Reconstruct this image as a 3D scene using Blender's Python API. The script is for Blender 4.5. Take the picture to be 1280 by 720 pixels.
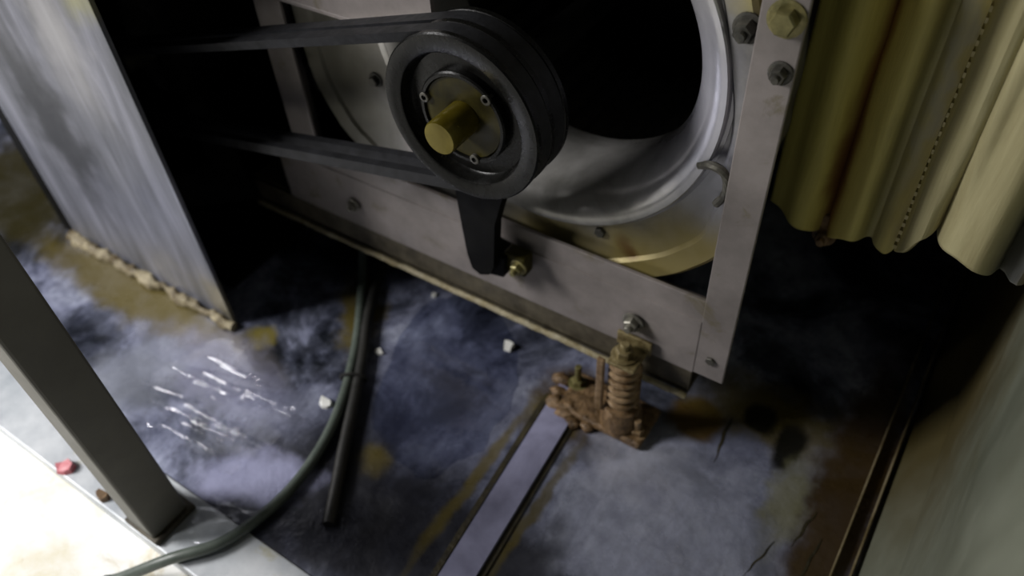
import bpy, bmesh, math, random
from mathutils import Vector, Matrix, noise
random.seed(7)
for o in list(bpy.data.objects): bpy.data.objects.remove(o)
S = bpy.context.scene
COL = S.collection
PI = math.pi

# ------------------------------------------------------------------ camera
cam_d = bpy.data.cameras.new('camera'); cam = bpy.data.objects.new('camera', cam_d); COL.objects.link(cam)
cam_d.sensor_width = 36.0; cam_d.lens = 28.125; cam_d.clip_start = 0.02
def _cam_axes():
    f = 1000.0
    def ray(x, y): return Vector((x-640, y-360, f)).normalized()
    down = ray(705, 1320); vy = ray(1616, -749); vy = (vy - down*vy.dot(down)).normalized()
    vx = vy.cross(-down); up = -down
    right = Vector((vx.x, vy.x, up.x)); cdown = Vector((vx.y, vy.y, up.y)); fwd = Vector((vx.z, vy.z, up.z))
    return right, -cdown, -fwd
_r, _u, _b = _cam_axes()
M = Matrix(((_r.x, _u.x, _b.x), (_r.y, _u.y, _b.y), (_r.z, _u.z, _b.z))).to_4x4()
M.translation = Vector((0.55, -0.62, 0.86))
cam.matrix_world = M
cam_d.dof.use_dof = True; cam_d.dof.focus_distance = 0.70; cam_d.dof.aperture_fstop = 3.2
S.camera = cam

# ------------------------------------------------------------------ world, light, exposure
W = bpy.data.worlds.new('dim_room'); S.world = W; W.use_nodes = True
W.node_tree.nodes['Background'].inputs[0].default_value = (0.62, 0.68, 0.92, 1)
W.node_tree.nodes['Background'].inputs[1].default_value = 0.025
def area(name, loc, tgt, size, power, col):
    d = bpy.data.lights.new(name, 'AREA'); d.shape = 'SQUARE'; d.size = size; d.energy = power; d.color = col
    o = bpy.data.objects.new(name, d); COL.objects.link(o); o.location = loc
    o.rotation_euler = (Vector(tgt)-Vector(loc)).to_track_quat('-Z', 'Y').to_euler(); return o
area('doorway_daylight', (-1.45, -1.22, 1.35), (0.15, -0.05, 0.2), 0.65, 54, (1.0, 0.98, 0.97))
def spot(name, loc, tgt, power, deg, blend, rad):
    d = bpy.data.lights.new(name, 'SPOT'); d.energy = power; d.spot_size = math.radians(deg); d.spot_blend = blend; d.shadow_soft_size = rad
    o = bpy.data.objects.new(name, d); COL.objects.link(o); o.location = loc
    o.rotation_euler = (Vector(tgt)-Vector(loc)).to_track_quat('-Z', 'Y').to_euler(); return o
spot('outside_floor_spot', (-0.75, -1.6, 1.5), (-0.42, -0.86, 0.0), 46, 34, 0.5, 0.08)  # spot added only to brighten the concrete outside the opening
S.view_settings.view_transform = 'Standard'; S.view_settings.look = 'None'
S.view_settings.exposure = 0.0; S.view_settings.gamma = 1.0; S.view_settings.use_curve_mapping = False

# ------------------------------------------------------------------ node helpers
class NT:
    def __init__(s, name):
        s.m = bpy.data.materials.new(name); s.m.use_nodes = True; s.t = s.m.node_tree
        s.b = s.t.nodes['Principled BSDF']; s.co = s.t.nodes.new('ShaderNodeTexCoord').outputs['Object']
    def n(s, t): return s.t.nodes.new(t)
    def l(s, a, b): s.t.links.new(a, b)
    def map(s, scale=(1,1,1), rot=(0,0,0), loc=(0,0,0)):
        m = s.n('ShaderNodeMapping'); s.l(s.co, m.inputs[0]); m.inputs['Scale'].default_value = scale
        m.inputs['Rotation'].default_value = rot; m.inputs['Location'].default_value = loc; return m.outputs[0]
    def noise(s, scale, detail=5, rough=0.6, dist=0.0, vec=None):
        n = s.n('ShaderNodeTexNoise'); s.l(vec or s.co, n.inputs['Vector'])
        n.inputs['Scale'].default_value = scale; n.inputs['Detail'].default_value = detail
        n.inputs['Roughness'].default_value = rough; n.inputs['Distortion'].default_value = dist; return n.outputs['Fac']
    def ramp(s, fac, stops):
        r = s.n('ShaderNodeValToRGB'); s.l(fac, r.inputs[0]); e = r.color_ramp.elements
        while len(e) < len(stops): e.new(0.5)
        for k, (p, c) in enumerate(stops):
            e[k].position = p
            e[k].color = (c, c, c, 1) if isinstance(c, (int, float)) else (*c, 1)
        return r.outputs[0]
    def mix(s, fac, a, b, mode='MIX'):
        m = s.n('ShaderNodeMix'); m.data_type = 'RGBA'; m.blend_type = mode
        for v, i in ((fac, 0), (a, 6), (b, 7)):
            if isinstance(v, (int, float)): m.inputs[i].default_value = v
            elif isinstance(v, tuple): m.inputs[i].default_value = (*v, 1)
            else: s.l(v, m.inputs[i])
        return m.outputs[2]
    def math(s, op, a, b=0.0, clamp=False):
        m = s.n('ShaderNodeMath'); m.operation = op; m.use_clamp = clamp
        for v, i in ((a, 0), (b, 1)):
            if isinstance(v, (int, float)): m.inputs[i].default_value = v
            else: s.l(v, m.inputs[i])
        return m.outputs[0]
    def blob(s, c, r, soft=0.4, wob=0.03, scale=25, stretch=(1,1,1), rotz=0.0):
        """0..1 mask of a stain or painted patch with an uneven rim, centred at c (object space)"""
        if not hasattr(s, 'wn'):
            n = s.n('ShaderNodeTexNoise'); s.l(s.co, n.inputs['Vector']); n.inputs['Scale'].default_value = scale
            n.inputs['Detail'].default_value = 4; s.wn = n.outputs['Color']
        v = s.n('ShaderNodeVectorMath'); v.operation = 'MULTIPLY_ADD'; s.l(s.wn, v.inputs[0])
        v.inputs[1].default_value = (2*wob,)*3; k = s.n('ShaderNodeVectorMath'); k.operation = 'ADD'
        s.l(s.co, k.inputs[0]); k.inputs[1].default_value = (-c[0]-wob, -c[1]-wob, -c[2]-wob); s.l(k.outputs[0], v.inputs[2])
        mp = s.n('ShaderNodeMapping'); mp.vector_type = 'POINT'; s.l(v.outputs[0], mp.inputs[0])
        mp.inputs['Rotation'].default_value = (0, 0, -rotz)
        st = s.n('ShaderNodeVectorMath'); st.operation = 'DIVIDE'; s.l(mp.outputs[0], st.inputs[0]); st.inputs[1].default_value = stretch
        ln = s.n('ShaderNodeVectorMath'); ln.operation = 'LENGTH'; s.l(st.outputs[0], ln.inputs[0])
        mr = s.n('ShaderNodeMapRange'); mr.interpolation_type = 'SMOOTHSTEP'; s.l(ln.outputs[1], mr.inputs[0])
        mr.inputs[1].default_value = r*(1-soft); mr.inputs[2].default_value = r*(1+soft)
        mr.inputs[3].default_value = 1; mr.inputs[4].default_value = 0
        return mr.outputs[0]
    def set(s, col=None, rough=None, metal=None, bump=None, bs=0.3, bd=0.002, spec=None):
        for v, k in ((col, 'Base Color'), (rough, 'Roughness'), (metal, 'Metallic'), (spec, 'Specular IOR Level')):
            if v is None: continue
            if isinstance(v, (int, float)): s.b.inputs[k].default_value = v
            elif isinstance(v, tuple): s.b.inputs[k].default_value = (*v, 1)
            else: s.l(v, s.b.inputs[k])
        if bump is not None:
            b = s.n('ShaderNodeBump'); b.inputs['Strength'].default_value = bs; b.inputs['Distance'].default_value = bd
            s.l(bump, b.inputs['Height']); s.l(b.outputs[0], s.b.inputs['Normal'])
        return s.m

def simple(name, a, b, scale=20, rough=(0.4, 0.6), metal=0.0, bs=0.25, bd=0.001, lo=0.35, hi=0.65, stain=None, detail=6, spec=None):
    t = NT(name); n = t.noise(scale, detail, 0.65)
    c = t.ramp(n, [(lo, a), (hi, b)])
    if stain:
        sc, col, l2, h2 = stain
        c = t.mix(t.ramp(t.noise(sc, 5, 0.6, 0.5), [(l2, 0.0), (h2, 1.0)]), c, col)
    r = t.ramp(t.noise(scale*1.7, 4), [(0.3, rough[0]), (0.7, rough[1])])
    return t.set(c, r, metal, t.noise(scale*4, 5), bs, bd, spec)

# ------------------------------------------------------------------ materials
MT = {}
def floor_material():
    t = NT('wet_galvanised_floor')
    st = t.map((1.0, 1.0, 1.0), (0, 0, 0.35))
    n1 = t.noise(7, 9, 0.62, 0.6, st); n2 = t.noise(34, 7, 0.7, 0.3)
    base = t.ramp(n1, [(0.37, (0.018, 0.021, 0.029)), (0.46, (0.10, 0.11, 0.155)), (0.53, (0.28, 0.30, 0.42)), (0.66, (0.46, 0.49, 0.62))])
    base = t.mix(0.75, base, t.ramp(n2, [(0.34, (0.30, 0.31, 0.36)), (0.58, (1, 1, 1))]), 'MULTIPLY')
    n3 = t.noise(1.0, 6, 0.7, 0.4, t.map((90, 26, 1), (0, 0, -0.35)))
    base = t.mix(0.5, base, t.ramp(n3, [(0.34, (0.42, 0.42, 0.45)), (0.62, (1.15, 1.15, 1.12))]), 'MULTIPLY')
    def st_(c, r, col, amt=1.0, **k):
        nonlocal base
        base = t.mix(t.math('MULTIPLY', t.blob((c[0], c[1], 0), r, **k), amt), base, col)
    # lighter zinc patch on the right, darker patches in the middle
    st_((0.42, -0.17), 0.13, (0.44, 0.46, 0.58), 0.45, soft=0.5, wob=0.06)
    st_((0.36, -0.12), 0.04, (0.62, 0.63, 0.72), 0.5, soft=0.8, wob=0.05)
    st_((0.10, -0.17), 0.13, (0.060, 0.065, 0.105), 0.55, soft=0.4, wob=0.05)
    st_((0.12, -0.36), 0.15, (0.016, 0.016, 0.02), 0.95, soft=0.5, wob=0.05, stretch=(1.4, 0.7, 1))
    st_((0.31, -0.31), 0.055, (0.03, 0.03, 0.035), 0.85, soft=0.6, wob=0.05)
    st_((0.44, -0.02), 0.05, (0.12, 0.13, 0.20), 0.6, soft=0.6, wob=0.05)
    # yellow-brown rust and oil stains, plus a wide dark olive patch far left
    ol = (0.13, 0.10, 0.018); rb = (0.060, 0.036, 0.010); ok = (0.22, 0.18, 0.035)
    st_((-0.42, -0.255), 0.05, ol, 0.9, soft=0.5, wob=0.03, stretch=(5.2, 0.8, 1), rotz=-0.02)
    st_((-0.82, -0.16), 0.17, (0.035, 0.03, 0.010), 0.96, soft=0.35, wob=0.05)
    st_((-0.196, -0.218), 0.022, ok, 0.8, soft=0.4, wob=0.018)
    st_((-0.105, -0.10), 0.05, ol, 0.9, soft=0.5, wob=0.04, stretch=(0.55, 1.6, 1), rotz=0.6)
    st_((0.076, -0.283), 0.018, ol, 0.6, soft=0.8, wob=0.02)
    st_((0.25, -0.085), 0.055, rb, 0.95, soft=0.4, wob=0.03)
    st_((0.235, -0.12), 0.03, ol, 0.9, soft=0.5, wob=0.02)
    st_((0.392, -0.025), 0.035, (0.10, 0.06, 0.012), 0.95, soft=0.25, wob=0.012)
    st_((0.47, 0.03), 0.06, ol, 0.8, soft=0.5, wob=0.05, stretch=(1.6, 0.8, 1))
    st_((0.462, 0.018), 0.022, (0.008, 0.008, 0.006), 0.95, soft=0.3, wob=0.015)
    st_((0.505, -0.005), 0.026, (0.008, 0.008, 0.006), 0.95, soft=0.3, wob=0.015, stretch=(0.7, 1.3, 1))
    st_((0.585, -0.02), 0.045, rb, 0.95, soft=0.4, wob=0.03, stretch=(0.9, 5, 1))
    st_((0.53, -0.07), 0.03, (0.25, 0.24, 0.12), 0.7, soft=0.5, wob=0.03, stretch=(0.7, 2.0, 1))
    st_((0.20, -0.24), 0.012, ol, 0.75, soft=0.5, wob=0.012, stretch=(0.7, 10, 1))
    st_((0.285, -0.24), 0.010, ol, 0.7, soft=0.5, wob=0.012, stretch=(0.7, 10, 1))
    # pale dried patches under the plastic film
    st_((-0.20, -0.30), 0.07, (0.22, 0.225, 0.33), 0.7, soft=0.6, wob=0.06, stretch=(1.6, 0.8, 1))
    st_((-0.03, -0.385), 0.045, (0.38, 0.39, 0.57), 0.9, soft=0.4, wob=0.03, stretch=(1.6, 0.8, 1), rotz=0.5)
    st_((-0.30, -0.36), 0.06, (0.22, 0.235, 0.28), 0.85, soft=0.6, wob=0.05)
    r = t.ramp(t.noise(16, 5, 0.6), [(0.35, 0.16), (0.65, 0.48)])
    return t.set(base, r, 0.25, t.noise(22, 6, 0.6), 0.5, 0.005)
MT['floor'] = floor_material()

def panel_material():
    t = NT('smudged_galvanised_sheet')
    v = t.map((26, 26, 2.2), (0, math.radians(9), 0)); n = t.noise(1.0, 8, 0.68, 0.8, v); n2 = t.noise(9, 6, 0.6, 0.4)
    c = t.ramp(n, [(0.32, (0.075, 0.08, 0.092)), (0.5, (0.16, 0.165, 0.195)), (0.66, (0.26, 0.265, 0.315))])
    c = t.mix(0.5, c, t.ramp(n2, [(0.3, (0.55, 0.56, 0.6)), (0.65, (1, 1, 1))]), 'MULTIPLY')
    c = t.mix(t.math('MULTIPLY', t.blob((-0.48, -0.22, 0.29), 0.075, soft=0.7, wob=0.06, stretch=(0.75, 9, 1.7)), 0.95), c, (0.028, 0.03, 0.036))
    c = t.mix(t.math('MULTIPLY', t.blob((-0.47, -0.22, 0.24), 0.03, soft=0.8, wob=0.05, stretch=(0.6, 9, 2.6)), 0.7), c, (0.03, 0.032, 0.04))
    c = t.mix(t.math('MULTIPLY', t.blob((-0.27, -0.22, 0.50), 0.025, soft=0.9, wob=0.03), 0.6), c, (0.30, 0.29, 0.11))
    c = t.mix(t.math('MULTIPLY', t.blob((-0.35, -0.22, 0.44), 0.05, soft=0.8, wob=0.04, stretch=(0.8, 9, 1.8)), 0.5), c, (0.42, 0.41, 0.41))
    c = t.mix(t.math('MULTIPLY', t.blob((-0.25, -0.22, 0.04), 0.03, soft=0.6, wob=0.03, stretch=(1, 1, 1.6)), 0.6), c, (0.20, 0.17, 0.08))
    return t.set(c, t.ramp(n2, [(0.35, 0.34), (0.65, 0.55)]), 0.3, n, 0.25, 0.001)
MT['panel'] = panel_material()

def fan_material():
    t = NT('dirty_shaded_zinc_fan')
    n = t.noise(14, 7, 0.65, 0.4); n2 = t.noise(60, 5, 0.6)
    c = t.ramp(n, [(0.30, (0.09, 0.085, 0.073)), (0.48, (0.175, 0.168, 0.15)), (0.66, (0.25, 0.243, 0.23))])
    c = t.mix(0.35, c, t.ramp(n2, [(0.35, (0.6, 0.58, 0.5)), (0.6, (1, 1, 1))]), 'MULTIPLY')
    yl = (0.30, 0.24, 0.075)
    for cc, r, a, col in (((0.29, -0.03, 0.235), 0.05, 0.9, yl), ((0.36, -0.03, 0.28), 0.05, 0.8, yl), ((0.19, -0.03, 0.215), 0.05, 0.8, yl),
                          ((0.38, -0.04, 0.57), 0.025, 0.8, (0.34, 0.29, 0.10)), ((-0.13, -0.03, 0.33), 0.09, 0.8, (0.085, 0.08, 0.05)), ((-0.10, -0.03, 0.46), 0.07, 0.7, (0.10, 0.095, 0.07)),  # the two dull brown blobs paint the sheet's shade on the left
                          ((0.285, -0.03, 0.255), 0.014, 0.85, (0.12, 0.055, 0.015)), ((0.30, -0.04, 0.48), 0.07, 0.55, (0.40, 0.41, 0.50)),
                          ((0.34, -0.04, 0.40), 0.06, 0.55, (0.42, 0.43, 0.52)), ((0.02, -0.03, 0.29), 0.03, 0.5, (0.36, 0.25, 0.22))):
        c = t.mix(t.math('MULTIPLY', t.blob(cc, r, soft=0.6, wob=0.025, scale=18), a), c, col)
    return t.set(c, t.ramp(n2, [(0.35, 0.30), (0.65, 0.46)]), 0.25, n, 0.2, 0.002)
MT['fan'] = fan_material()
t_ = NT('worn_shiny_inlet_bell'); n_ = t_.noise(16, 6, 0.6, 0.4)
c_ = t_.ramp(n_, [(0.3, (0.20, 0.195, 0.18)), (0.65, (0.40, 0.39, 0.375))])
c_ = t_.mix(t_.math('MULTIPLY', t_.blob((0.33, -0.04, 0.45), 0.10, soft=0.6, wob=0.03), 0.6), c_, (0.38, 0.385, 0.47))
MT['bell'] = t_.set(c_, t_.ramp(t_.noise(40, 4), [(0.35, 0.17), (0.65, 0.27)]), 0.35, n_, 0.12, 0.001)
MT['frame'] = simple('grey_painted_steel', (0.165, 0.147, 0.137), (0.26, 0.232, 0.22), 12, (0.4, 0.6), 0.1, 0.2, 0.001, stain=(22, (0.13, 0.11, 0.065), 0.60, 0.72))
MT['channel'] = simple('grimy_base_channel', (0.035, 0.028, 0.016), (0.10, 0.085, 0.055), 30, (0.5, 0.7), 0.1, 0.4, 0.002)
MT['lip'] = simple('pale_channel_lip', (0.20, 0.16, 0.07), (0.40, 0.36, 0.25), 60, (0.4, 0.6), 0.2, 0.4, 0.002)
MT['black'] = simple('black_painted_steel', (0.003, 0.003, 0.003), (0.007, 0.007, 0.0065), 40, (0.40, 0.55), 0.0, 0.15, 0.001, spec=0.04)
MT['pulley'] = simple('black_cast_iron_pulley', (0.003, 0.003, 0.0026), (0.0065, 0.0065, 0.0058), 50, (0.22, 0.34), 0.0, 0.2, 0.001, spec=0.16)
MT['rubber'] = simple('black_rubber_belt', (0.008, 0.0083, 0.0092), (0.017, 0.0175, 0.020), 60, (0.5, 0.65), 0.0, 0.3, 0.001, spec=0.2)
MT['brass'] = simple('oily_yellow_shaft_steel', (0.095, 0.072, 0.005), (0.16, 0.128, 0.016), 30, (0.20, 0.28), 0.5, 0.1, 0.0006)
MT['bush'] = simple('oil_stained_bushing', (0.014, 0.012, 0.004), (0.045, 0.038, 0.008), 25, (0.35, 0.5), 0.0, 0.2, 0.001, spec=0.12)
MT['bolt'] = simple('dull_bolt_steel', (0.10, 0.095, 0.08), (0.24, 0.23, 0.19), 80, (0.3, 0.5), 0.5, 0.3, 0.001)
MT['bolt_dark'] = simple('dark_bolt_steel', (0.03, 0.03, 0.026), (0.09, 0.085, 0.07), 80, (0.35, 0.5), 0.4, 0.3, 0.001)
MT['bolt_yellow'] = simple('yellow_passivated_bolt', (0.12, 0.11, 0.04), (0.25, 0.22, 0.09), 80, (0.3, 0.5), 0.4, 0.3, 0.001)
MT['rust'] = simple('wet_rust', (0.055, 0.030, 0.010), (0.28, 0.175, 0.085), 70, (0.22, 0.5), 0.1, 0.8, 0.003)
MT['rust_spring'] = simple('rusted_spring_steel', (0.12, 0.070, 0.028), (0.34, 0.235, 0.13), 70, (0.25, 0.45), 0.2, 0.5, 0.001)
MT['rust_dark'] = simple('dark_rust', (0.035, 0.018, 0.007), (0.12, 0.065, 0.02), 50, (0.35, 0.6), 0.1, 0.8, 0.003)
MT['brackets'] = simple('rusty_bracket', (0.09, 0.065, 0.022), (0.26, 0.21, 0.10), 60, (0.4, 0.6), 0.2, 0.5, 0.002)
MT['sealant'] = simple('dirty_foam_sealant', (0.085, 0.06, 0.022), (0.40, 0.345, 0.22), 34, (0.5, 0.7), 0.0, 0.8, 0.004, 0.38, 0.62, detail=8)
MT['dark_wall'] = simple('near_black_unit_lining', (0.003, 0.003, 0.0025), (0.006, 0.006, 0.0045), 6, (0.85, 0.95), spec=0.05)  # coloured near black to keep the void behind the blower dark
MT['post'] = simple('dark_olive_post_paint', (0.10, 0.096, 0.08), (0.135, 0.13, 0.108), 9, (0.5, 0.65), 0.0, 0.15, 0.001)
MT['sill'] = simple('pale_sill_metal', (0.34, 0.37, 0.40), (0.62, 0.64, 0.66), 8, (0.35, 0.5), 0.1, 0.3, 0.002, stain=(9, (0.40, 0.36, 0.14), 0.60, 0.72))
MT['cable'] = simple('grey_green_cable_sheath', (0.055, 0.070, 0.058), (0.10, 0.12, 0.10), 40, (0.35, 0.5), 0.0, 0.1, 0.0005)
MT['black_cable'] = simple('black_cable_sheath', (0.010, 0.010, 0.009), (0.022, 0.021, 0.018), 40, (0.4, 0.6), 0.0, 0.2, 0.001)
MT['white'] = simple('white_flake', (0.62, 0.62, 0.58), (0.82, 0.82, 0.78), 90, (0.3, 0.5))
MT['red'] = simple('faded_red_scrap', (0.38, 0.07, 0.09), (0.55, 0.16, 0.18), 60, (0.4, 0.6))
MT['brown'] = simple('brown_crumb', (0.07, 0.035, 0.02), (0.22, 0.14, 0.07), 60, (0.5, 0.7))
MT['trim'] = simple('tarnished_trim_angle', (0.14, 0.105, 0.045), (0.30, 0.25, 0.15), 30, (0.4, 0.6), 0.2, 0.3, 0.001)
def concrete_material():
    t = NT('sunlit_concrete'); n = t.noise(7, 8, 0.65, 0.6); n2 = t.noise(16, 6, 0.65, 0.8)
    c = t.ramp(n, [(0.34, (0.72, 0.67, 0.50)), (0.5, (0.86, 0.85, 0.80)), (0.7, (0.90, 0.90, 0.88))])
    c = t.mix(t.ramp(n2, [(0.60, 0.0), (0.74, 0.75)]), c, (0.50, 0.40, 0.17))
    return t.set(c, 0.7, 0.0, n2, 0.3, 0.004)
MT['concrete'] = concrete_material()
def wall_material():
    t = NT('mossy_grey_wall_sheet'); n = t.noise(5, 6, 0.6, 0.5); n2 = t.noise(1.0, 6, 0.6, 0.5, t.map((30, 4, 4)))
    c = t.ramp(n, [(0.3, (0.13, 0.14, 0.10)), (0.7, (0.25, 0.265, 0.205))])
    c = t.mix(t.ramp(n2, [(0.5, 0.0), (0.75, 0.6)]), c, (0.10, 0.085, 0.025))
    for cc, r, st, a in (((0.64, 0.12, 0.1), 0.10, (1, 2.0, 2.0), 0.9), ((0.64, 0.30, 0.2), 0.12, (1, 1.4, 1.6), 0.9)):
        c = t.mix(t.math('MULTIPLY', t.blob(cc, r, soft=0.6, wob=0.05, stretch=st), a), c, (0.085, 0.062, 0.016))
    return t.set(c, t.ramp(n, [(0.3, 0.30), (0.7, 0.45)]), 0.2, t.noise(12, 5), 0.25, 0.004)
MT['wall'] = wall_material()
def curtain_material():
    t = NT('yellowed_canvas')
    sx = t.n('ShaderNodeSeparateXYZ'); t.l(t.co, sx.inputs[0])
    nn = t.noise(14, 5, 0.6); x = t.math('ADD', sx.outputs[0], t.math('MULTIPLY', t.math('SUBTRACT', nn, 0.5), 0.012))
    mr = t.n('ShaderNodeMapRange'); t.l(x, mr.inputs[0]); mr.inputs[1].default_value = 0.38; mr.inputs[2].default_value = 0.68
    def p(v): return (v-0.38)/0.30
    c = t.ramp(mr.outputs[0], [(0.0, (0.34, 0.30, 0.07)), (p(.425), (0.56, 0.50, 0.14)), (p(.449), (0.54, 0.46, 0.12)), (p(.456), (0.30, 0.13, 0.022)),  # left stops brightened to offset the blower's shade on the canvas
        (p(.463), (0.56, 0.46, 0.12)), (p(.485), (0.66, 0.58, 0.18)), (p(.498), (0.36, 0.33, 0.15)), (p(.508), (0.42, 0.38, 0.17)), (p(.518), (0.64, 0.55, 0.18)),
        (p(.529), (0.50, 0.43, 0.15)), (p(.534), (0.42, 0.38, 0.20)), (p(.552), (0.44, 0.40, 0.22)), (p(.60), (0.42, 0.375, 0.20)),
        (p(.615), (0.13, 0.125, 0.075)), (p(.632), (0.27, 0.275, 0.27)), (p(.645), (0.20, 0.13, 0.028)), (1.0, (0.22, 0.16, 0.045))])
    gr = t.noise(1.0, 6, 0.65, 0.4, t.map((70, 70, 7)))
    c = t.mix(0.55, c, t.ramp(gr, [(0.3, (0.55, 0.5, 0.38)), (0.62, (1, 1, 1))]), 'MULTIPLY')
    c = t.mix(t.math('MULTIPLY', t.blob((0.515, 0.11, 0.48), 0.04, soft=0.7, wob=0.02, stretch=(0.22, 3, 3)), 0.5), c, (0.42, 0.43, 0.40))
    c = t.mix(t.math('MULTIPLY', t.blob((0.455, 0.09, 0.34), 0.012, soft=0.8, wob=0.008, stretch=(0.7, 9, 7)), 0.85), c, (0.15, 0.05, 0.008))
    return t.set(c, 0.6, 0.0, gr, 0.35, 0.003)
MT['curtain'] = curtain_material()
MT['stitch'] = simple('cream_stitching', (0.42, 0.36, 0.16), (0.56, 0.50, 0.28), 60, (0.6, 0.7))
def film_material():
    t = NT('clear_plastic_film'); m = t.m; nt = t.t
    tr = t.n('ShaderNodeBsdfTransparent'); gl = t.n('ShaderNodeBsdfGlossy'); gl.inputs['Roughness'].default_value = 0.10
    gl.inputs[0].default_value = (0.95, 0.96, 1, 1)
    lw = t.n('ShaderNodeLayerWeight'); fc = t.math('MULTIPLY_ADD', t.math('POWER', lw.outputs['Facing'], 4.0), 0.75); fc.node.inputs[2].default_value = 0.05
    mx = t.n('ShaderNodeMixShader'); t.l(fc, mx.inputs[0]); t.l(tr.outputs[0], mx.inputs[1]); t.l(gl.outputs[0], mx.inputs[2])
    t.l(mx.outputs[0], nt.nodes['Material Output'].inputs[0]); return m
MT['film'] = film_material()
def water_material():
    t = NT('shallow_dirty_water')
    tr = t.n('ShaderNodeBsdfTransparent'); tr.inputs[0].default_value = (0.80, 0.82, 0.88, 1)
    gl = t.n('ShaderNodeBsdfGlossy'); gl.inputs['Roughness'].default_value = 0.06
    bp = t.n('ShaderNodeBump'); bp.inputs['Strength'].default_value = 0.25; bp.inputs['Distance'].default_value = 0.004
    t.l(t.noise(18, 3, 0.5), bp.inputs['Height']); t.l(bp.outputs[0], gl.inputs['Normal'])
    lw = t.n('ShaderNodeLayerWeight'); fc = t.math('MULTIPLY_ADD', t.math('POWER', lw.outputs['Facing'], 4.0), 0.75); fc.node.inputs[2].default_value = 0.05
    mx = t.n('ShaderNodeMixShader'); t.l(fc, mx.inputs[0]); t.l(tr.outputs[0], mx.inputs[1]); t.l(gl.outputs[0], mx.inputs[2])
    t.l(mx.outputs[0], t.t.nodes['Material Output'].inputs[0]); return t.m
MT['water'] = water_material()

# ------------------------------------------------------------------ mesh helpers
def obj(name, bm, mat, parent=None, smooth=False):
    me = bpy.data.meshes.new(name); bmesh.ops.recalc_face_normals(bm, faces=bm.faces[:]); bm.to_mesh(me); bm.free()
    return link(name, me, mat, parent, smooth)
def link(name, me, mat, parent=None, smooth=False):
    if mat and not me.materials: me.materials.append(MT[mat])
    if smooth:
        for p in me.polygons: p.use_smooth = True
        try: me.set_sharp_from_angle(angle=math.radians(38))
        except Exception: pass
    o = bpy.data.objects.new(name, me); COL.objects.link(o)
    if parent is not None:
        o.parent = parent; o.matrix_parent_inverse = Matrix.Translation(-parent.location) if parent.type == 'EMPTY' else Matrix()
    return o
def box(bm, a, b, bev=0.0, seg=2):
    c = [(x+y)/2 for x, y in zip(a, b)]; s = [abs(y-x) for x, y in zip(a, b)]
    r = bmesh.ops.create_cube(bm, size=1.0, matrix=Matrix.Translation(c) @ Matrix.Diagonal((*s, 1)))
    if bev > 0:
        es = {e for v in r['verts'] for e in v.link_edges}
        bmesh.ops.bevel(bm, geom=list(es), offset=bev, segments=seg, profile=0.5, affect='EDGES')
    return bm
def B(a, b, bev=0.0): return box(bmesh.new(), a, b, bev)
def lathe(bm, prof, c, n=64, rfun=None, closed=False):
    """profile of (r, y) turned about the Y axis through c=(x,z)"""
    rings = []
    for r, y in prof:
        rings.append([bm.verts.new((c[0]+r*math.cos(2*PI*k/n), y, c[1]+r*math.sin(2*PI*k/n))) for k in range(n)])
    for a, b in zip(rings, rings[1:] + ([rings[0]] if closed else [])):
        for k in range(n): bm.faces.new((a[k], a[(k+1) % n], b[(k+1) % n], b[k]))
    return rings
def cap(bm, ring): bm.faces.new(ring)
def catmull(P, per=10):
    P = [Vector(p) for p in P]; out = []
    Q = [P[0]*2-P[1]] + P + [P[-1]*2-P[-2]]
    for i in range(1, len(Q)-2):
        a, b, c, d = Q[i-1:i+3]
        for k in range(per):
            t = k/per; out.append(0.5*((2*b)+(c-a)*t+(2*a-5*b+4*c-d)*t*t+(3*b-a-3*c+d)*t**3))
    out.append(P[-1]); return out
def tube(bm, pts, rad, n=12, closed=False):
    pts = [Vector(p) for p in pts]; N = len(pts); up = Vector((0.01, 0.02, 1)); rings = []
    for i, p in enumerate(pts):
        t = (pts[(i+1) % N]-pts[i-1]) if closed else (pts[min(i+1, N-1)]-pts[max(i-1, 0)])
        t.normalize(); s = t.cross(up)
        if s.length < 1e-3: s = t.cross(Vector((1, 0, 0)))
        s.normalize(); u = s.cross(t); r = rad(i/(N-1)) if callable(rad) else rad
        rings.append([bm.verts.new(p + (s*math.cos(2*PI*k/n)+u*math.sin(2*PI*k/n))*r) for k in range(n)])
    for a, b in zip(rings, rings[1:] + ([rings[0]] if closed else [])):
        for k in range(n): bm.faces.new((a[k], a[(k+1) % n], b[(k+1) % n], b[k]))
    if not closed: bm.faces.new(rings[0][::-1]); bm.faces.new(rings[-1])
    return bm
def thing(name, label, cat, loc, group=None):
    o = bpy.data.objects.new(name, None); COL.objects.link(o); o.location = loc; o.empty_display_size = 0.05
    bpy.context.view_layer.update()
    return tag(o, label, cat, group)
def tag(o, label, cat, group=None):
    o['label'] = label; o['category'] = cat
    if group: o['group'] = group
    return o
def struct(o, label=None):
    o['kind'] = 'structure'
    if label: o['label'] = label
    return o
def prism(bm, poly, y0, y1):
    """poly of (x,z) extruded along Y"""
    a = [bm.verts.new((x, y0, z)) for x, z in poly]; b = [bm.verts.new((x, y1, z)) for x, z in poly]; n = len(poly)
    bm.faces.new(a); bm.faces.new(b[::-1])
    for k in range(n): bm.faces.new((a[k], b[k], b[(k+1) % n], a[(k+1) % n]))
    return bm
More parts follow.
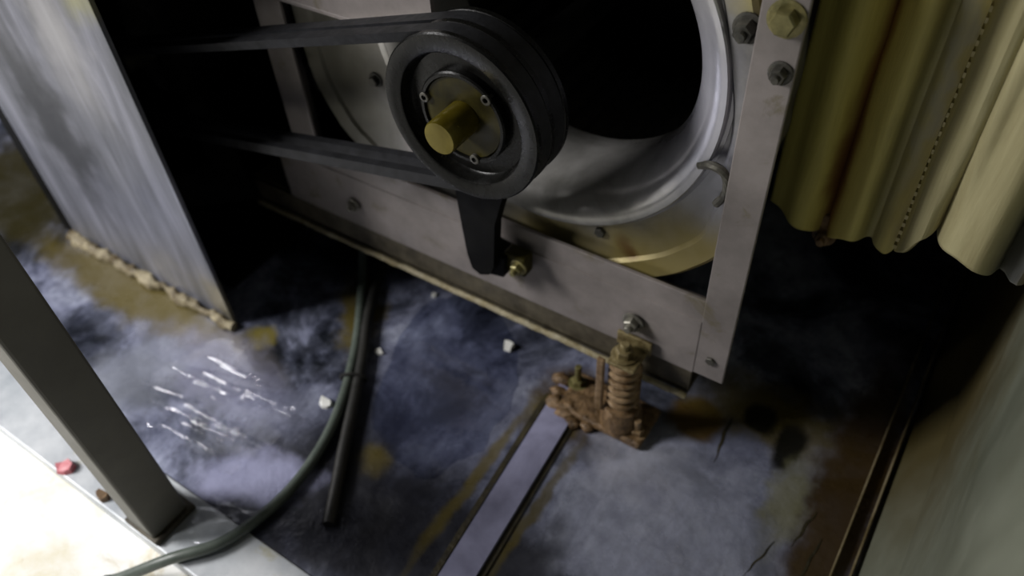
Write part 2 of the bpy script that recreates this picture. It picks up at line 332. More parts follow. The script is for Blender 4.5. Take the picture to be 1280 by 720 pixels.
def hexbolt(bm, c, r=0.008, h=0.007, stud=0.0, washer=True, axis='Y', sgn=-1, rot=0.3):
    """bolt head with washer (and stud tip) standing off a surface at c along -Y (or +Z)"""
    def disc(rad, a0, a1, n, ch=0.0):
        def ring(rr, a): return [Vector((rr*math.cos(2*PI*k/n+rot), rr*math.sin(2*PI*k/n+rot), a)) for k in range(n)]
        R = [ring(rad, a0), ring(rad, a1-ch)] + ([ring(rad*0.86, a1)] if ch else [])
        V = []
        for rr in R:
            row = []
            for v in rr:
                p = (c[0]+v.x, c[1]+sgn*v.z, c[2]+v.y) if axis == 'Y' else (c[0]+v.x, c[1]+v.y, c[2]+v.z)
                row.append(bm.verts.new(p))
            V.append(row)
        for a, b in zip(V, V[1:]):
            for k in range(n): bm.faces.new((a[k], a[(k+1) % n], b[(k+1) % n], b[k]))
        bm.faces.new(V[-1]); bm.faces.new(V[0][::-1])
    z = -0.001
    if washer: disc(r*1.45, z, z+0.003, 20, 0.0005); z += 0.003
    disc(r, z, z+h, 6, h*0.18)
    if stud: disc(r*0.5, z+h-0.001, z+h+stud, 14, 0.001)
    return bm

# ================================================================== THE SETTING
FLOOR_Y0 = -0.44
bm = bmesh.new(); box(bm, (-2.2, FLOOR_Y0, -0.02), (0.66, 1.1, 0.0))
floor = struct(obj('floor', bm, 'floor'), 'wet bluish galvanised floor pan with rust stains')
struct(obj('floor_outside', B((-2.2, -2.4, -0.06), (1.6, -0.512, -0.03)), 'concrete'), 'bright pale concrete floor outside the opening')
bm = bmesh.new(); box(bm, (-2.2, -0.512, -0.05), (0.66, FLOOR_Y0-0.001, 0.003), 0.002)
struct(obj('trim_1', bm, 'sill'), 'pale metal sill along the front edge of the floor pan')
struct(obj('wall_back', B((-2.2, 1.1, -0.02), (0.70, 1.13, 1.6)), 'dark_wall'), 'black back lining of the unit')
struct(obj('wall_left', B((-0.705, -0.1935, 0.0), (-0.657, 1.13, 1.6)), 'dark_wall'), 'dark left lining of the unit, set in to block light')  # unseen; moved close behind the sheet to shut out light
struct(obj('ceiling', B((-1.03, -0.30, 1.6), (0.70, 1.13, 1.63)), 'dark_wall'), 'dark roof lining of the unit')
# right wall: a folded sheet with a sloped foot
bm = bmesh.new(); pf = [(0.622, 0.0), (0.634, 0.035), (0.652, 0.075), (0.655, 0.12), (0.655, 1.6), (0.70, 1.6), (0.70, -0.02), (0.622, -0.02)]
a = [bm.verts.new((x, -0.44, z)) for x, z in pf]; b = [bm.verts.new((x, 1.1, z)) for x, z in pf]; n = len(pf)
bm.faces.new(a); bm.faces.new(b[::-1])
for k in range(n): bm.faces.new((a[k], b[k], b[(k+1) % n], a[(k+1) % n]))
struct(obj('wall_right', bm, 'wall'), 'grey-green sheet metal wall with sloped foot')
# floor edge angle along the right wall: two upstanding thin edges
bm = bmesh.new(); box(bm, (0.5985, -0.44, 0.0), (0.6005, 1.05, 0.010), 0.0006, 1)
struct(obj('trim_2', bm, 'trim'), 'tarnished thin trim angle along the foot of the wall')
bm = bmesh.new(); box(bm, (0.6165, -0.44, 0.0), (0.6185, 1.05, 0.013), 0.0006, 1)
struct(obj('trim_3', bm, 'trim'), 'second thin trim edge against the wall foot')
# floor cover strip between two dark joints
def ystrip(bm, x0a, x1a, x0b, x1b, ya, yb, z0, z1):
    v = [bm.verts.new(p) for p in ((x0a, ya, z0), (x1a, ya, z0), (x1b, yb, z0), (x0b, yb, z0), (x0a, ya, z1), (x1a, ya, z1), (x1b, yb, z1), (x0b, yb, z1))]
    for f in ((0, 3, 2, 1), (4, 5, 6, 7), (0, 1, 5, 4), (1, 2, 6, 5), (2, 3, 7, 6), (3, 0, 4, 7)): bm.faces.new([v[i] for i in f])
bm = bmesh.new(); ystrip(bm, 0.217, 0.256, 0.243, 0.280, -0.07, -0.438, 0.0, 0.006)
t_ = NT('zinc_cover_strip'); n_ = t_.noise(12, 6, 0.6, 0.4)
MT['strip'] = t_.set(t_.ramp(n_, [(0.3, (0.17, 0.17, 0.25)), (0.6, (0.36, 0.36, 0.52))]), 0.35, 0.25, t_.noise(40, 4), 0.2, 0.001)
struct(obj('trim_4', bm, 'strip'), 'lavender-grey flat cover strip on the floor joint')
MT['joint'] = simple('dark_joint_grime', (0.012, 0.010, 0.006), (0.05, 0.04, 0.015), 40, (0.4, 0.6), 0, 0.5, 0.003)
for k, (xa, xb, w) in enumerate(((0.208, 0.233, 0.007), (0.258, 0.282, 0.006))):
    bm = bmesh.new(); ystrip(bm, xa, xa+w, xb, xb+w, -0.09, -0.438, 0.0, 0.002)
    struct(obj('trim_%d' % (5+k), bm, 'joint'), 'dark grimy joint beside the cover strip')

# ================================================================== BLOWER
AX, AZ = 0.155, 0.44
BX, BZ = 0.168, 0.462                         # centre of the inlet bell
FY = -0.055                                   # front plane of the frame
blower = thing('centrifugal_blower', 'dirty grey centrifugal blower in a steel frame with a round black inlet', 'blower', (0.13, 0.1, 0.0))
def angle_bar(x0, x1, z0, z1, depth=0.04, th=0.005, inner='x0'):
    bm = B((x0, FY, z0), (x1, FY+th, z1), 0.0012)
    return bm
# upright posts (angle section)
for x0, x1, back in ((0.385, 0.421, 0.386), (-0.205, -0.160, -0.205)):
    bm = B((x0, FY, 0.127), (x1, FY+0.005, 0.80), 0.0012)
    s = 1
    box(bm, (back, FY+0.001, 0.127), (back+s*0.005, FY+0.045, 0.80), 0.001)
    obj('frame_post', bm, 'frame', blower)
bm = B((-0.205, FY+0.0008, 0.205), (0.386, FY+0.006, 0.243), 0.0012); box(bm, (-0.205, FY+0.002, 0.205), (0.386, FY+0.04, 0.209), 0.001)
obj('lower_rail', bm, 'frame', blower)
bm = B((-0.245, FY-0.0006, 0.126), (0.3855, FY+0.002, 0.212), 0.0004)
obj('mounting_plate', bm, 'frame', blower)
bm = B((-0.205, FY, 0.765), (0.421, FY+0.006, 0.80), 0.0012)
obj('upper_rail', bm, 'frame', blower)
# base channel with a pale lower lip
bm = B((-0.33, FY+0.004, 0.084), (0.383, FY+0.010, 0.128)); box(bm, (-0.33, FY+0.004, 0.120), (0.383, FY+0.05, 0.1265)); box(bm, (-0.33, FY+0.004, 0.080), (0.383, FY+0.05, 0.086))
ch = obj('base_channel', bm, 'channel', blower)
bm = bmesh.new(); pts = []
N = 90
for i in range(N+1):
    x = -0.33+0.713*i/N; pts.append((x, FY-0.001+0.0012*noise.noise(Vector((x*40, 3, 0))), 0.0795+0.0016*noise.noise(Vector((x*55, 0, 1)))))
tube(bm, pts, lambda t: 0.0042+0.0012*noise.noise(Vector((t*60, 5, 2))), 8)
obj('channel_lip', bm, 'lip', ch)
# scroll side plate, spiral outline, with the hole of the inlet
R_TAB = [(-180, .318), (-172, .320), (-160, .327), (-150, .325), (-141, .314), (-115, .285), (-90, .268), (-57, .267), (-42, .271), (-33, .273), (-20, .262), (-8, .250), (15, .246), (45, .262), (90, .290), (140, .310), (180, .318)]
def rspiral(d):
    d = (d+180) % 360-180
    for (a, ra), (b, rb) in zip(R_TAB, R_TAB[1:]):
        if a <= d <= b:
            t = (d-a)/(b-a); t = t*t*(3-2*t); return ra+(rb-ra)*t
    return .3
PYF = -0.034
def spiral_ring(bm, off, y, n=120): return [bm.verts.new((AX+(rspiral(360*k/n)+off)*math.cos(2*PI*k/n), y, AZ+(rspiral(360*k/n)+off)*math.sin(2*PI*k/n))) for k in range(n)]
def bridge(bm, a, b):
    n = len(a)
    for k in range(n): bm.faces.new((a[k], a[(k+1) % n], b[(k+1) % n], b[k]))
bm = bmesh.new(); n = 120
circ = [bm.verts.new((BX+0.200*math.cos(2*PI*k/n), PYF, BZ+0.200*math.sin(2*PI*k/n))) for k in range(n)]
r1 = spiral_ring(bm, -0.030, PYF); r2 = spiral_ring(bm, -0.026, PYF-0.004); r3 = spiral_ring(bm, -0.004, PYF-0.005); r4 = spiral_ring(bm, 0.0, PYF-0.001); r5 = spiral_ring(bm, 0.0, PYF+0.012); r6 = spiral_ring(bm, -0.012, PYF+0.012)
for a, b in ((circ, r1), (r1, r2), (r2, r3), (r3, r4), (r4, r5), (r5, r6)): bridge(bm, a, b)
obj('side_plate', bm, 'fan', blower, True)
bm = bmesh.new(); w = [spiral_ring(bm, -0.012, y) for y in (PYF+0.012, 0.10, 0.30)]; w2 = [spiral_ring(bm, -0.015, y) for y in (0.30, PYF+0.012)]
for a, b in zip(w+w2, (w+w2)[1:]): bridge(bm, a, b)
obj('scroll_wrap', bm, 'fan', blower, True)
bm = bmesh.new(); pl = spiral_ring(bm, -0.013, 0.298); bm.faces.new(pl); obj('back_plate', bm, 'dark_wall', blower)
# inlet bell
bm = bmesh.new()
prof = [(0.166, 0.080), (0.160, 0.060), (0.1575, 0.045)]
prof += [(0.200-0.043*math.cos(math.radians(a)), 0.026-0.069*math.sin(math.radians(a))) for a in range(0, 91, 6)] + [(0.2015, -0.0415), (0.202, -0.0355), (0.2055, -0.035), (0.206, -0.030)]
lathe(bm, prof, (BX, BZ), 120)
obj('inlet_bell', bm, 'bell', blower, True)
# impeller with curved blades
bm = bmesh.new(); lathe(bm, [(0.165, 0.10), (0.168, 0.098), (0.200, 0.105), (0.200, 0.108)], (AX, AZ), 64); R0 = lathe(bm, [(0.20, 0.27), (0.03, 0.27), (0.03, 0.265), (0.20, 0.265)], (AX, AZ), 64)
lathe(bm, [(0.03, 0.27), (0.03, 0.20), (0.012, 0.20)], (AX, AZ), 32)
imp = obj('impeller', bm, 'black', blower, True)
bm = bmesh.new(); pr_ = []
for k in range(5):
    t = k/4; r = 0.16+0.038*t; a = 0.30*t*t
    pr_.append((r*math.cos(a), r*math.sin(a)))
rows = [[bm.verts.new((x, y, z)) for x, z in pr_] for y in (0.105, 0.265)]
rows2 = [[bm.verts.new((x, y, z+0.0015)) for x, z in pr_] for y in (0.105, 0.265)]
for rr in (rows, rows2):
    for k in range(4): bm.faces.new((rr[0][k], rr[0][k+1], rr[1][k+1], rr[1][k]))
me = bpy.data.meshes.new('blade'); bm.to_mesh(me); bm.free(); me.materials.append(MT['bolt_dark'])
for k in range(40):
    o = bpy.data.objects.new('blade', me); COL.objects.link(o); o.parent = imp
    o.matrix_local = Matrix.Translation((AX, 0, AZ)) @ Matrix.Rotation(2*PI*k/40, 4, 'Y')
# shaft; rear run coloured black to stand for the dark inside the inlet
bm = bmesh.new(); R_ = lathe(bm, [(0.0168, 0.28), (0.0168, -0.125)], (AX, AZ), 40)
obj('shaft', bm, 'black', blower, True)
bm = bmesh.new(); R_ = lathe(bm, [(0.0170, -0.120), (0.0170, -0.1700), (0.0160, -0.1720)], (AX, AZ), 40); cap(bm, R_[-1])
obj('shaft_end', bm, 'brass', blower, True)
# pulley: two grooves, ribbed web, taper bushing
bm = bmesh.new()
P0, P1 = -0.142, -0.088
RO = 0.086
prof = [(0.046, P0+0.014), (0.0635, P0+0.014), (0.0655, P0+0.012), (0.0675, P0+0.001), (0.069, P0), (RO-0.0015, P0), (RO, P0+0.0015), (RO, P0+0.006), (0.072, P0+0.011), (0.072, P0+0.0165),
        (RO, P0+0.0225), (RO, P0+0.0285), (0.072, P0+0.0345), (0.072, P0+0.040), (RO, P0+0.047), (RO, P1-0.0015), (RO-0.0015, P1), (0.068, P1), (0.064, P1-0.014), (0.046, P1-0.014)]
lathe(bm, prof, (AX, AZ), 96)
pul = obj('pulley', bm, 'pulley', blower, True)
bm = bmesh.new(); lathe(bm, [(0.0475, P1-0.01), (0.0475, P0+0.006), (0.0460, P0+0.0045), (0.043, P0+0.0045), (0.0425, P0+0.006), (0.0425, P0+0.012)], (AX, AZ), 64); obj('hub', bm, 'pulley', pul, True)
bm = bmesh.new(); lathe(bm, [(0.0425, P0+0.02), (0.0425, P0+0.008), (0.0415, P0+0.007), (0.020, P0+0.007), (0.0165, P0+0.009), (0.0165, P0+0.02)], (AX, AZ), 64); obj('bushing', bm, 'bush', pul, True)
for a in (165, 285, 45):
    bm = bmesh.new(); c = (AX+0.0425*math.cos(math.radians(a)), AZ+0.0425*math.sin(math.radians(a)))
    Rr = lathe(bm, [(0.0052, P0+0.010), (0.0052, P0+0.0035), (0.0045, P0+0.003), (0.0028, P0+0.003), (0.0028, P0+0.007)], c, 16); cap(bm, Rr[-1]); obj('set_screw', bm, 'bolt_dark', pul, True)
# bearing bracket: black leg under the pulley and its bolted foot
bm = bmesh.new(); prism(bm, [(0.105, 0.42), (0.205, 0.42), (0.185, 0.36), (0.162, 0.315), (0.150, 0.275), (0.146, 0.235), (0.143, 0.205), (0.136, 0.190), (0.122, 0.183), (0.111, 0.189), (0.106, 0.21), (0.103, 0.25), (0.100, 0.30)], -0.094, -0.080)
prism(bm, [(0.118, 0.178), (0.150, 0.185), (0.153, 0.215), (0.118, 0.22)], -0.085, FY-0.0035)
br = obj('bearing_bracket', bm, 'black', blower)
bm = bmesh.new(); lathe(bm, [(0.018, -0.086), (0.040, -0.086), (0.046, -0.08), (0.046, -0.05), (0.04, -0.04), (0.018, -0.04)], (AX, AZ), 40); obj('bearing_housing', bm, 'black', br, True)
bm = B((0.146, -0.078, 0.190), (0.176, FY-0.0035, 0.219), 0.003); obj('bracket_foot', bm, 'bush', br)
bm = bmesh.new(); hexbolt(bm, (0.167, -0.077, 0.204), 0.0075, 0.007, 0.006); obj('bolt', bm, 'bolt_yellow', br)
# bearing support bar crossing the inlet at the top
bm = bmesh.new(); prism(bm, [(-0.205, 0.466), (0.062, 0.466), (0.084, 0.480), (0.084, 0.560), (-0.205, 0.560)], -0.078, -0.072)
box(bm, (-0.205, -0.0785, 0.462), (0.07, FY, 0.467), 0.001); obj('bearing_support', bm, 'frame', blower)
# bolts on frame and plate
def fb(c, r, h, stud, mat, washer=True, rot=0.3):
    bm = bmesh.new(); hexbolt(bm, c, r, h, stud, washer, rot=rot); return obj('bolt', bm, mat, blower)
fb((0.406, FY, 0.563), 0.0105, 0.010, 0, 'bolt_yellow', rot=0.1)
fb((0.410, FY, 0.519), 0.0070, 0.008, 0.004, 'bolt_dark')
fb((0.374, PYF-0.005, 0.540), 0.0090, 0.012, 0.005, 'bolt_dark')
fb((0.250, PYF, 0.264), 0.0065, 0.006, 0, 'bolt_dark', False)
fb((-0.050, PYF, 0.365), 0.0065, 0.006, 0, 'bolt_dark', True)
fb((0.309, FY-0.004, 0.172), 0.0090, 0.008, 0.006, 'bolt', True, 0.5)
fb((-0.113, FY-0.004, 0.166), 0.0070, 0.006, 0.004, 'bolt', True)
fb((0.403, FY, 0.158), 0.0060, 0.004, 0, 'bolt_dark', False)
# sheet clip holding the plate at the post
bm = bmesh.new(); tube(bm, catmull([(0.352, PYF-0.006, 0.398), (0.368, PYF-0.014, 0.408), (0.380, PYF-0.014, 0.402), (0.382, PYF-0.010, 0.380), (0.374, PYF-0.008, 0.362)], 6), 0.0042, 8); obj('clip', bm, 'bolt', blower, True)

# ================================================================== MOTOR (in the dark behind the sheet) and BELTS
MX, MZ, MR = -0.53, 0.262, 0.052
motor = thing('electric_motor', 'black motor with small pulley in the dark behind the galvanised sheet', 'motor', (MX, 0.08, 0.0))
bm = bmesh.new(); R_ = lathe(bm, [(0.02, -0.02), (0.075, -0.015), (0.085, 0.0), (0.085, 0.20), (0.075, 0.215), (0.02, 0.22)], (MX, MZ), 40); cap(bm, R_[0]); cap(bm, R_[-1])
obj('motor_body', bm, 'black', motor, True)
bm = B((MX-0.07, 0.02, 0.0), (MX+0.07, 0.18, 0.19), 0.004); obj('pedestal', bm, 'black', motor)
bm = B((-0.652, -0.17, 0.0), (-0.30, 0.30, 0.012), 0.003); obj('floor_blackout_slab', bm, 'black', motor)  # black slab added over the floor so the void stays black
bm = bmesh.new(); R_ = lathe(bm, [(0.012, 0.0), (0.012, -0.150)], (MX, MZ), 24); cap(bm, R_[-1]); obj('shaft', bm, 'bolt_dark', motor, True)
bm = bmesh.new(); q = MR/0.080
prof = [(0.012, P0+0.006)] + [(r*q, y) for r, y in ((0.069, P0+0.004), (0.083, P0), (0.086, P0+0.006), (0.072, P0+0.011), (0.072, P0+0.0165), (0.086, P0+0.0225), (0.086, P0+0.0285), (0.072, P0+0.0345), (0.072, P0+0.040), (0.086, P0+0.047), (0.083, P1))] + [(0.012, P1)]
lathe(bm, prof, (MX, MZ), 48); obj('pulley', bm, 'pulley', motor, True)
def belt(yc, label):
    bm = bmesh.new(); C1 = Vector((AX, AZ)); C2 = Vector((MX, MZ)); d = C2-C1; L = d.length; base = math.atan2(d.y, d.x)
    r1, r2 = 0.0855, MR+0.003
    phi = math.acos((r1-r2)/L); path = []
    n = 48; a0 = base+phi; a1 = base+2*PI-phi
    for k in range(n+1):
        a = a0+(a1-a0)*k/n; path.append((C1, r1, a))
    b0 = base-phi; b1 = base+phi
    for k in range(n+1):
        a = b0+(b1-b0)*k/n; path.append((C2, r2, a))
    ring = []
    for C, r, a in path:
        o = Vector((math.cos(a), math.sin(a)))
        row = []
        for dr, dy in ((0, -0.0083), (0, 0.0083), (-0.0105, 0.0050), (-0.0105, -0.0050)):
            p = C+o*(r+dr); row.append(bm.verts.new((p.x, yc+dy, p.y)))
        ring.append(row)
    N = len(ring)
    for k in range(N):
        A, Bq = ring[k], ring[(k+1) % N]
        for j in range(4): bm.faces.new((A[j], A[(j+1) % 4], Bq[(j+1) % 4], Bq[j]))
    bm.verts.ensure_lookup_table()
    return tag(obj('drive_belt', bm, 'rubber', None, True), label, 'belt', 'rubber drive belts on the pulley')
belt(P0+0.0138, 'black rubber drive belt in the front groove of the pulley')
belt(P0+0.0373, 'black rubber drive belt in the rear groove, next to the blower')

# ================================================================== SPRING ISOLATOR
iso = thing('spring_isolator', 'rusty brown spring isolator carrying the blower rail on the wet floor', 'isolator', (0.29, -0.08, 0.0))
IX, IY = 0.314, -0.080
bm = B((0.232, -0.106, 0.0), (0.352, -0.040, 0.011), 0.004)
for v in bm.verts: v.co += Vector((0, 0, 0.004*noise.noise(v.co*40) if v.co.z > 0.005 else 0))
obj('base_plate', bm, 'rust', iso)
bm = bmesh.new(); r = 0.020
def ring_z(bm, rr, z, n=24, wob=0.0): return [bm.verts.new((IX+(rr+wob*noise.noise(Vector((k, z*50, 1))))*math.cos(2*PI*k/n), IY+(rr+wob*noise.noise(Vector((k, z*50, 1))))*math.sin(2*PI*k/n), z)) for k in range(n)]
rs = [ring_z(bm, a, z, 24, 0.002) for a, z in ((0.027, 0.009), (0.024, 0.034), (0.021, 0.042), (0.012, 0.042))]
for a, b in zip(rs, rs[1:]): bridge(bm, a, b)
bm.faces.new(rs[-1]); obj('spring_cup', bm, 'rust', iso, True)
bm = bmesh.new(); turns = 6.0; z0, z1 = 0.046, 0.128
tube(bm, [(IX+0.0160*math.cos(2*PI*turns*k/160), IY+0.0160*math.sin(2*PI*turns*k/160), z0+(z1-z0)*k/160) for k in range(161)], 0.0042, 8)
obj('coil_spring', bm, 'rust_spring', iso, True)
bm = bmesh.new(); rs = [ring_z(bm, 0.010, z, 12, 0.001) for z in (0.03, 0.130)]; bridge(bm, *rs); bm.faces.new(rs[0]); bm.faces.new(rs[1]); obj('stud', bm, 'rust_dark', iso, True)
bm = B((0.297, -0.098, 0.1305), (0.332, FY-0.0045, 0.1355), 0.002); box(bm, (0.292, FY-0.009, 0.131), (0.336, FY-0.0042, 0.152), 0.0015)
obj('top_bracket', bm, 'brackets', iso)
bm = bmesh.new(); hexbolt(bm, (IX-0.003, IY, 0.136), 0.011, 0.010, 0.008, True, 'Z'); obj('adjusting_nut', bm, 'brackets', iso)
bm = B((0.284, -0.098, 0.034), (0.294, -0.092, 0.132), 0.002); obj('side_guide', bm, 'rust_spring', iso)
for c, h, m in (((0.240, -0.060, 0.010), 0.026, 'bolt_yellow'), ((0.340, -0.088, 0.010), 0.016, 'rust_spring')):
    bm = bmesh.new(); hexbolt(bm, c, 0.009, 0.008, h, True, 'Z'); obj('anchor_bolt', bm, m, iso)
# rust lumps flaking off in front of the base plate
for k, (x, y, s) in enumerate(((0.222, -0.082, .010), (0.228, -0.098, .012), (0.246, -0.108, .010), (0.262, -0.114, .009), (0.280, -0.110, .008), (0.216, -0.062, .012), (0.248, -0.096, .012))):
    bm = bmesh.new(); bmesh.ops.create_icosphere(bm, subdivisions=2, radius=s, matrix=Matrix.Translation((x, y, s*0.45)) @ Matrix.Diagonal((1.2, 0.9, 0.7, 1)))
    for v in bm.verts: v.co += Vector((1, 1, 1))*0.004*noise.noise(v.co*90+Vector((k, 0, 0))); v.co.z = max(v.co.z, 0.0)
    obj('rust_lump', bm, 'rust', iso, True)

# ================================================================== GALVANISED SHEET ON THE LEFT
PY = -0.22
sheet = thing('sheet_metal_panel', 'upright smudged galvanised sheet with dirty sealant along its foot', 'panel', (-0.43, PY, 0.0))
bm = B((-0.617, PY, 0.0), (-0.245, PY+0.003, 1.60), 0.0008); box(bm, (-0.247, PY+0.001, 0.0), (-0.245, PY+0.006, 1.60), 0.0004, 1)
obj('sheet', bm, 'panel', sheet)
bm = B((-0.655, PY+0.001, 0.0), (-0.6165, PY+0.026, 1.60), 0.006); obj('dark_edge_strip', bm, 'black', sheet)  # black strip along the left edge of the sheet
bm = bmesh.new(); pts = []
for i in range(121):
    t = i/120; x = -0.622+0.385*t; pts.append((x, PY-0.006+0.004*noise.noise(Vector((x*30, 0, 0))), 0.006+0.003*noise.noise(Vector((x*45, 4, 0)))))
tube(bm, pts, lambda t: 0.0105+0.005*noise.noise(Vector((t*9, 7, 0)))+0.0025*noise.noise(Vector((t*30, 2, 0)))-0.004*t, 14)
for v in bm.verts: v.co += Vector((0, 1, 1))*0.0035*noise.noise(v.co*75); v.co.z = max(0.0, v.co.z)
obj('sealant_bead', bm, 'sealant', sheet, True)

# ================================================================== FRONT POST
post = thing('door_post', 'dark olive square steel post at the lower left opening', 'post', (-0.09, -0.485, 0.0))
bm = B((-0.112, -0.508, 0.003), (-0.066, -0.458, 1.30), 0.003); obj('post_tube', bm, 'post', post)
bm = B((-0.118, -0.511, 0.003), (-0.060, -0.452, 0.012), 0.002); obj('foot_plate', bm, 'channel', post)

# ================================================================== YELLOWED CANVAS CONNECTOR
cur = thing('canvas_connector', 'yellowed folded canvas connector hanging above the dark gap', 'canvas', (0.53, 0.11, 0.25))
prof = [(0.392, .150, .245), (0.408, .135, .244), (0.425, .112, .240), (0.440, .122, .236), (0.450, .152, .228), (0.457, .160, .226), (0.464, .130, .232), (0.478, .108, .246), (0.488, .104, .250), (0.496, .125, .250), (0.506, .128, .250),
        (0.513, .108, .250), (0.524, .098, .250), (0.531, .094, .268), (0.534, .080, .275), (0.542, .062, .295), (0.550, .056, .325), (0.557, .074, .340), (0.5585, .090, .330), (0.561, .070, .325), (0.568, .050, .325), (0.582, .040, .325), (0.598, .040, .318),
        (0.608, .058, .305), (0.616, .090, .290), (0.625, .082, .295), (0.634, .066, .298), (0.641, .085, .290), (0.648, .070, .295), (0.654, .074, .290)]
sm = catmull(prof, 5); ROWS = 26; TOP = 1.30; bm = bmesh.new(); grid = []
def crease(x, z):                       # the narrow fold opens out towards the top
    k = math.exp(-((x-0.5585)/0.009)**2); return -0.022*k*min(1, max(0, (z-0.36)/0.07))
for p in sm:
    col = []
    for j in range(ROWS+1):
        t = (j/ROWS)**1.8; z = p.z+(TOP-p.z)*t
        y = (0.115+(p.y-0.115)*0.62 if p.x < 0.53 else p.y)+crease(p.x, z)+0.004*noise.noise(Vector((p.x*30, z*6, 0)))
        col.append(bm.verts.new((p.x+0.003*noise.noise(Vector((3, z*5, p.x*8)))*min(1, t*6), y, z)))
    for v in col: v.co.y -= 0.03; v.co.z += 0.024
    grid.append(col)
for a, b in zip(grid, grid[1:]):
    for j in range(ROWS): bm.faces.new((a[j], a[j+1], b[j+1], b[j]))
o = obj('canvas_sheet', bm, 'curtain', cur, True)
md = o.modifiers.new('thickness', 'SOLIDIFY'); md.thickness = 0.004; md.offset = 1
bm = bmesh.new()
for k in range(70):
    z = 0.306+k*0.0095; x = 0.5325; y = 0.058
    box(bm, (x-0.005, y-0.009, z-0.0024), (x+0.003, y+0.003, z+0.0024))
st = obj('stitching', bm, 'stitch', cur); st['kind'] = 'stuff'
bm = bmesh.new(); hexbolt(bm, (0.457, 0.098, 0.250), 0.009, 0.009, 0.006, True); box(bm, (0.448, 0.097, 0.236), (0.466, 0.118, 0.276), 0.003); obj('rusty_clamp', bm, 'rust', cur)

# ================================================================== CABLES
def ztube(pts, rad, per=12, n=12): return tube(bmesh.new(), catmull(pts, per), rad, n)
tag(obj('cable', ztube([(-0.172, 0.02, 0.10), (-0.165, -0.012, 0.045), (-0.142, -0.05, 0.014), (-0.104, -0.10, 0.007), (-0.053, -0.172, 0.007), (-0.008, -0.254, 0.007), (0.015, -0.324, 0.007), (0.021, -0.395, 0.008), (0.006, -0.466, 0.012), (-0.033, -0.515, 0.010), (-0.084, -0.557, -0.020), (-0.098, -0.569, -0.0225)], 0.0068), 'cable', None, True),
    'grey-green cable curving over the wet floor and out across the sill', 'cable')
tag(obj('black_hose', ztube([(-0.140, 0.02, 0.03), (-0.122, -0.035, 0.008), (-0.080, -0.11, 0.008), (-0.040, -0.168, 0.008), (-0.006, -0.222, 0.008), (0.036, -0.293, 0.008), (0.064, -0.338, 0.008), (0.092, -0.385, 0.006)], 0.0080), 'black_cable', None, True),
    'black rubber hose lying on the floor beside the grey-green cable', 'hose')
bm = bmesh.new(); lp = []
for k in range(24):
    a = 2*PI*k/24; lp.append((-0.024+0.018*math.cos(a)*0.88, -0.207+0.018*math.cos(a)*0.47, 0.008+0.0092*math.sin(a)))
tube(bm, lp, 0.0022, 6, True); tag(obj('cable_tie', bm, 'black_cable', None, True), 'black tie binding the cable to the hose', 'cable tie')

# ================================================================== PLASTIC FILM, PUDDLE, FLAKES
def face_up(o):
    if sum(p.normal.z*p.area for p in o.data.polygons) < 0: o.data.flip_normals()
    return o
def film(name, label, quad, nu, nv, seed, ridges, z0=0.004):
    A, Bq, C, D = [Vector((*p, 0)) for p in quad]; bm = bmesh.new(); rng = random.Random(seed); g = []
    rd = [(rng.uniform(0.06, 0.94), rng.uniform(0.05, 0.5), rng.uniform(0.0, 0.6), rng.uniform(0.25, 0.6), rng.uniform(0.005, 0.009), rng.uniform(0.0009, 0.0022)) for _ in range(ridges)]
    for i in range(nu+1):
        u = i/nu; col = []
        for j in range(nv+1):
            v = j/nv; p = (A*(1-u)+Bq*u)*(1-v)+(D*(1-u)+C*u)*v
            z = z0+0.0006*noise.noise(Vector((u*5, v*7, seed)))
            for v0, sl, ua, ul, wd, h in rd:
                e = max(0, 1-abs((u-ua-ul/2)/(ul/2))**4.0); dv = (v-v0-sl*(u-0.5))/wd
                if abs(dv) < 3: z += h*e*math.exp(-dv*dv)
            edge = 0.014*noise.noise(Vector((u*8, v*8, seed+4)))*max(abs(2*u-1), abs(2*v-1))**6
            col.append(bm.verts.new((p.x+edge, p.y+edge*0.8, max(z, 0.0018))))
        g.append(col)
    for a, b in zip(g, g[1:]):
        for j in range(nv): bm.faces.new((a[j], a[j+1], b[j+1], b[j]))
    return tag(face_up(obj(name, bm, 'film', None, True)), label, 'plastic film')
film('plastic_film', 'crumpled clear plastic film on the wet floor between post and sheet', [(-0.30, -0.41), (-0.06, -0.40), (-0.03, -0.25), (-0.24, -0.25)], 60, 300, 3, 30)
film('plastic_film', 'small scrap of clear plastic film at the foot of the post', [(-0.055, -0.50), (0.0, -0.49), (0.008, -0.415), (-0.055, -0.425)], 30, 120, 9, 7, 0.007)
def puddle(label, c, rx, ry, seed, rot=0.0, h=0.0022):
    bm = bmesh.new(); n = 72; rings = []
    for f, z in ((1.0, 0.0004), (0.985, h*0.7), (0.96, h), (0.5, h)):
        row = []
        for k in range(n):
            a = 2*PI*k/n; q = 1+0.22*noise.noise(Vector((math.cos(a)*1.6, math.sin(a)*1.6, seed)))+0.08*noise.noise(Vector((math.cos(a)*5, math.sin(a)*5, seed)))
            x, y = rx*q*f*math.cos(a), ry*q*f*math.sin(a); row.append(bm.verts.new((c[0]+x*math.cos(rot)-y*math.sin(rot), c[1]+x*math.sin(rot)+y*math.cos(rot), z)))
        rings.append(row)
    for a, b in zip(rings, rings[1:]): bridge(bm, a, b)
    bm.faces.new(rings[-1])
    return tag(face_up(obj('water_puddle', bm, 'water', None, True)), label, 'puddle')
puddle('dark water puddle on the floor under the blower rail', (0.080, -0.140), 0.095, 0.145, 5.0, 0.45, 0.0014)
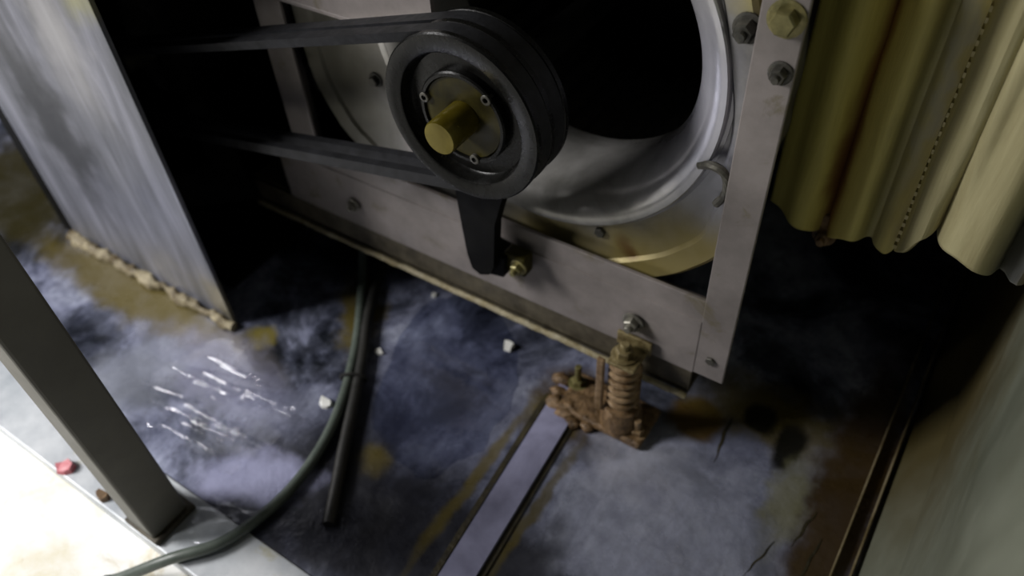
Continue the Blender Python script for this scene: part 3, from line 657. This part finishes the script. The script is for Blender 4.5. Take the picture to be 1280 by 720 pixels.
def flake(name, c, s, mat, label, cat, seed, h=0.004, tilt=0.0):
    bm = bmesh.new(); n = 7; rng = random.Random(seed); lo, hi = [], []
    for k in range(n):
        a = 2*PI*k/n; r = s*rng.uniform(0.55, 1.1); lo.append(bm.verts.new((r*math.cos(a), r*math.sin(a)*0.75, 0))); hi.append(bm.verts.new((0.85*r*math.cos(a), 0.62*r*math.sin(a), h*rng.uniform(0.6, 1.2)+tilt*r*math.sin(a))))
    bm.faces.new(lo); bm.faces.new(hi); bridge(bm, lo, hi)
    for v in bm.verts: v.co += Vector(c)
    return tag(obj(name, bm, mat), label, cat)
flake('paint_flake', (0.123, -0.050, 0.002), 0.011, 'white', 'white paint flake on the puddle beside the spring isolator', 'flake', 1, 0.007, 0.2)
flake('paint_flake', (-0.028, -0.150, 0.0), 0.008, 'white', 'white paint flake on the floor next to the black hose', 'flake', 2)
flake('paint_flake', (-0.028, -0.022, 0.0), 0.007, 'white', 'small pale flake on the floor just under the blower rail', 'flake', 3)
flake('foil_scrap', (-0.030, -0.256, 0.0), 0.012, 'white', 'crumpled bright scrap lying against the grey-green cable', 'scrap', 4, 0.009, 0.3)
flake('red_scrap', (-0.246, -0.503, 0.003), 0.015, 'red', 'small faded red scrap on the pale sill left of the post', 'scrap', 5, 0.008)
flake('brown_crumb', (-0.172, -0.503, 0.003), 0.012, 'brown', 'brown crumb of debris on the sill beside the post', 'crumb', 6, 0.008)
flake('brown_crumb', (-0.085, -0.580, -0.030), 0.012, 'brown', 'brown crumb of debris at the outer end of the cable', 'crumb', 8, 0.008)
# scratches gouged in the floor pan, dark
for k, (a, b, w) in enumerate((((0.429, 0.003), (0.436, -0.072), 0.004), ((0.562, -0.071), (0.552, -0.128), 0.003), ((0.535, -0.13), (0.520, -0.19), 0.002), ((0.578, -0.10), (0.572, -0.18), 0.003))):
    bm = bmesh.new(); pts = []
    for i in range(13):
        t = i/12; x = a[0]+(b[0]-a[0])*t+0.003*noise.noise(Vector((t*4, k, 0))); y = a[1]+(b[1]-a[1])*t; pts.append((x, y))
    L = [bm.verts.new((x-w*0.5*math.sin(PI*min(0.95, 0.08+i/12)), y, 0.0006)) for i, (x, y) in enumerate(pts)]; Rr = [bm.verts.new((x+w*0.5*math.sin(PI*min(0.95, 0.08+i/12)), y, 0.0006)) for i, (x, y) in enumerate(pts)]
    for i in range(12): bm.faces.new((L[i], Rr[i], Rr[i+1], L[i+1]))
    o = obj('scratch', bm, 'joint', floor)
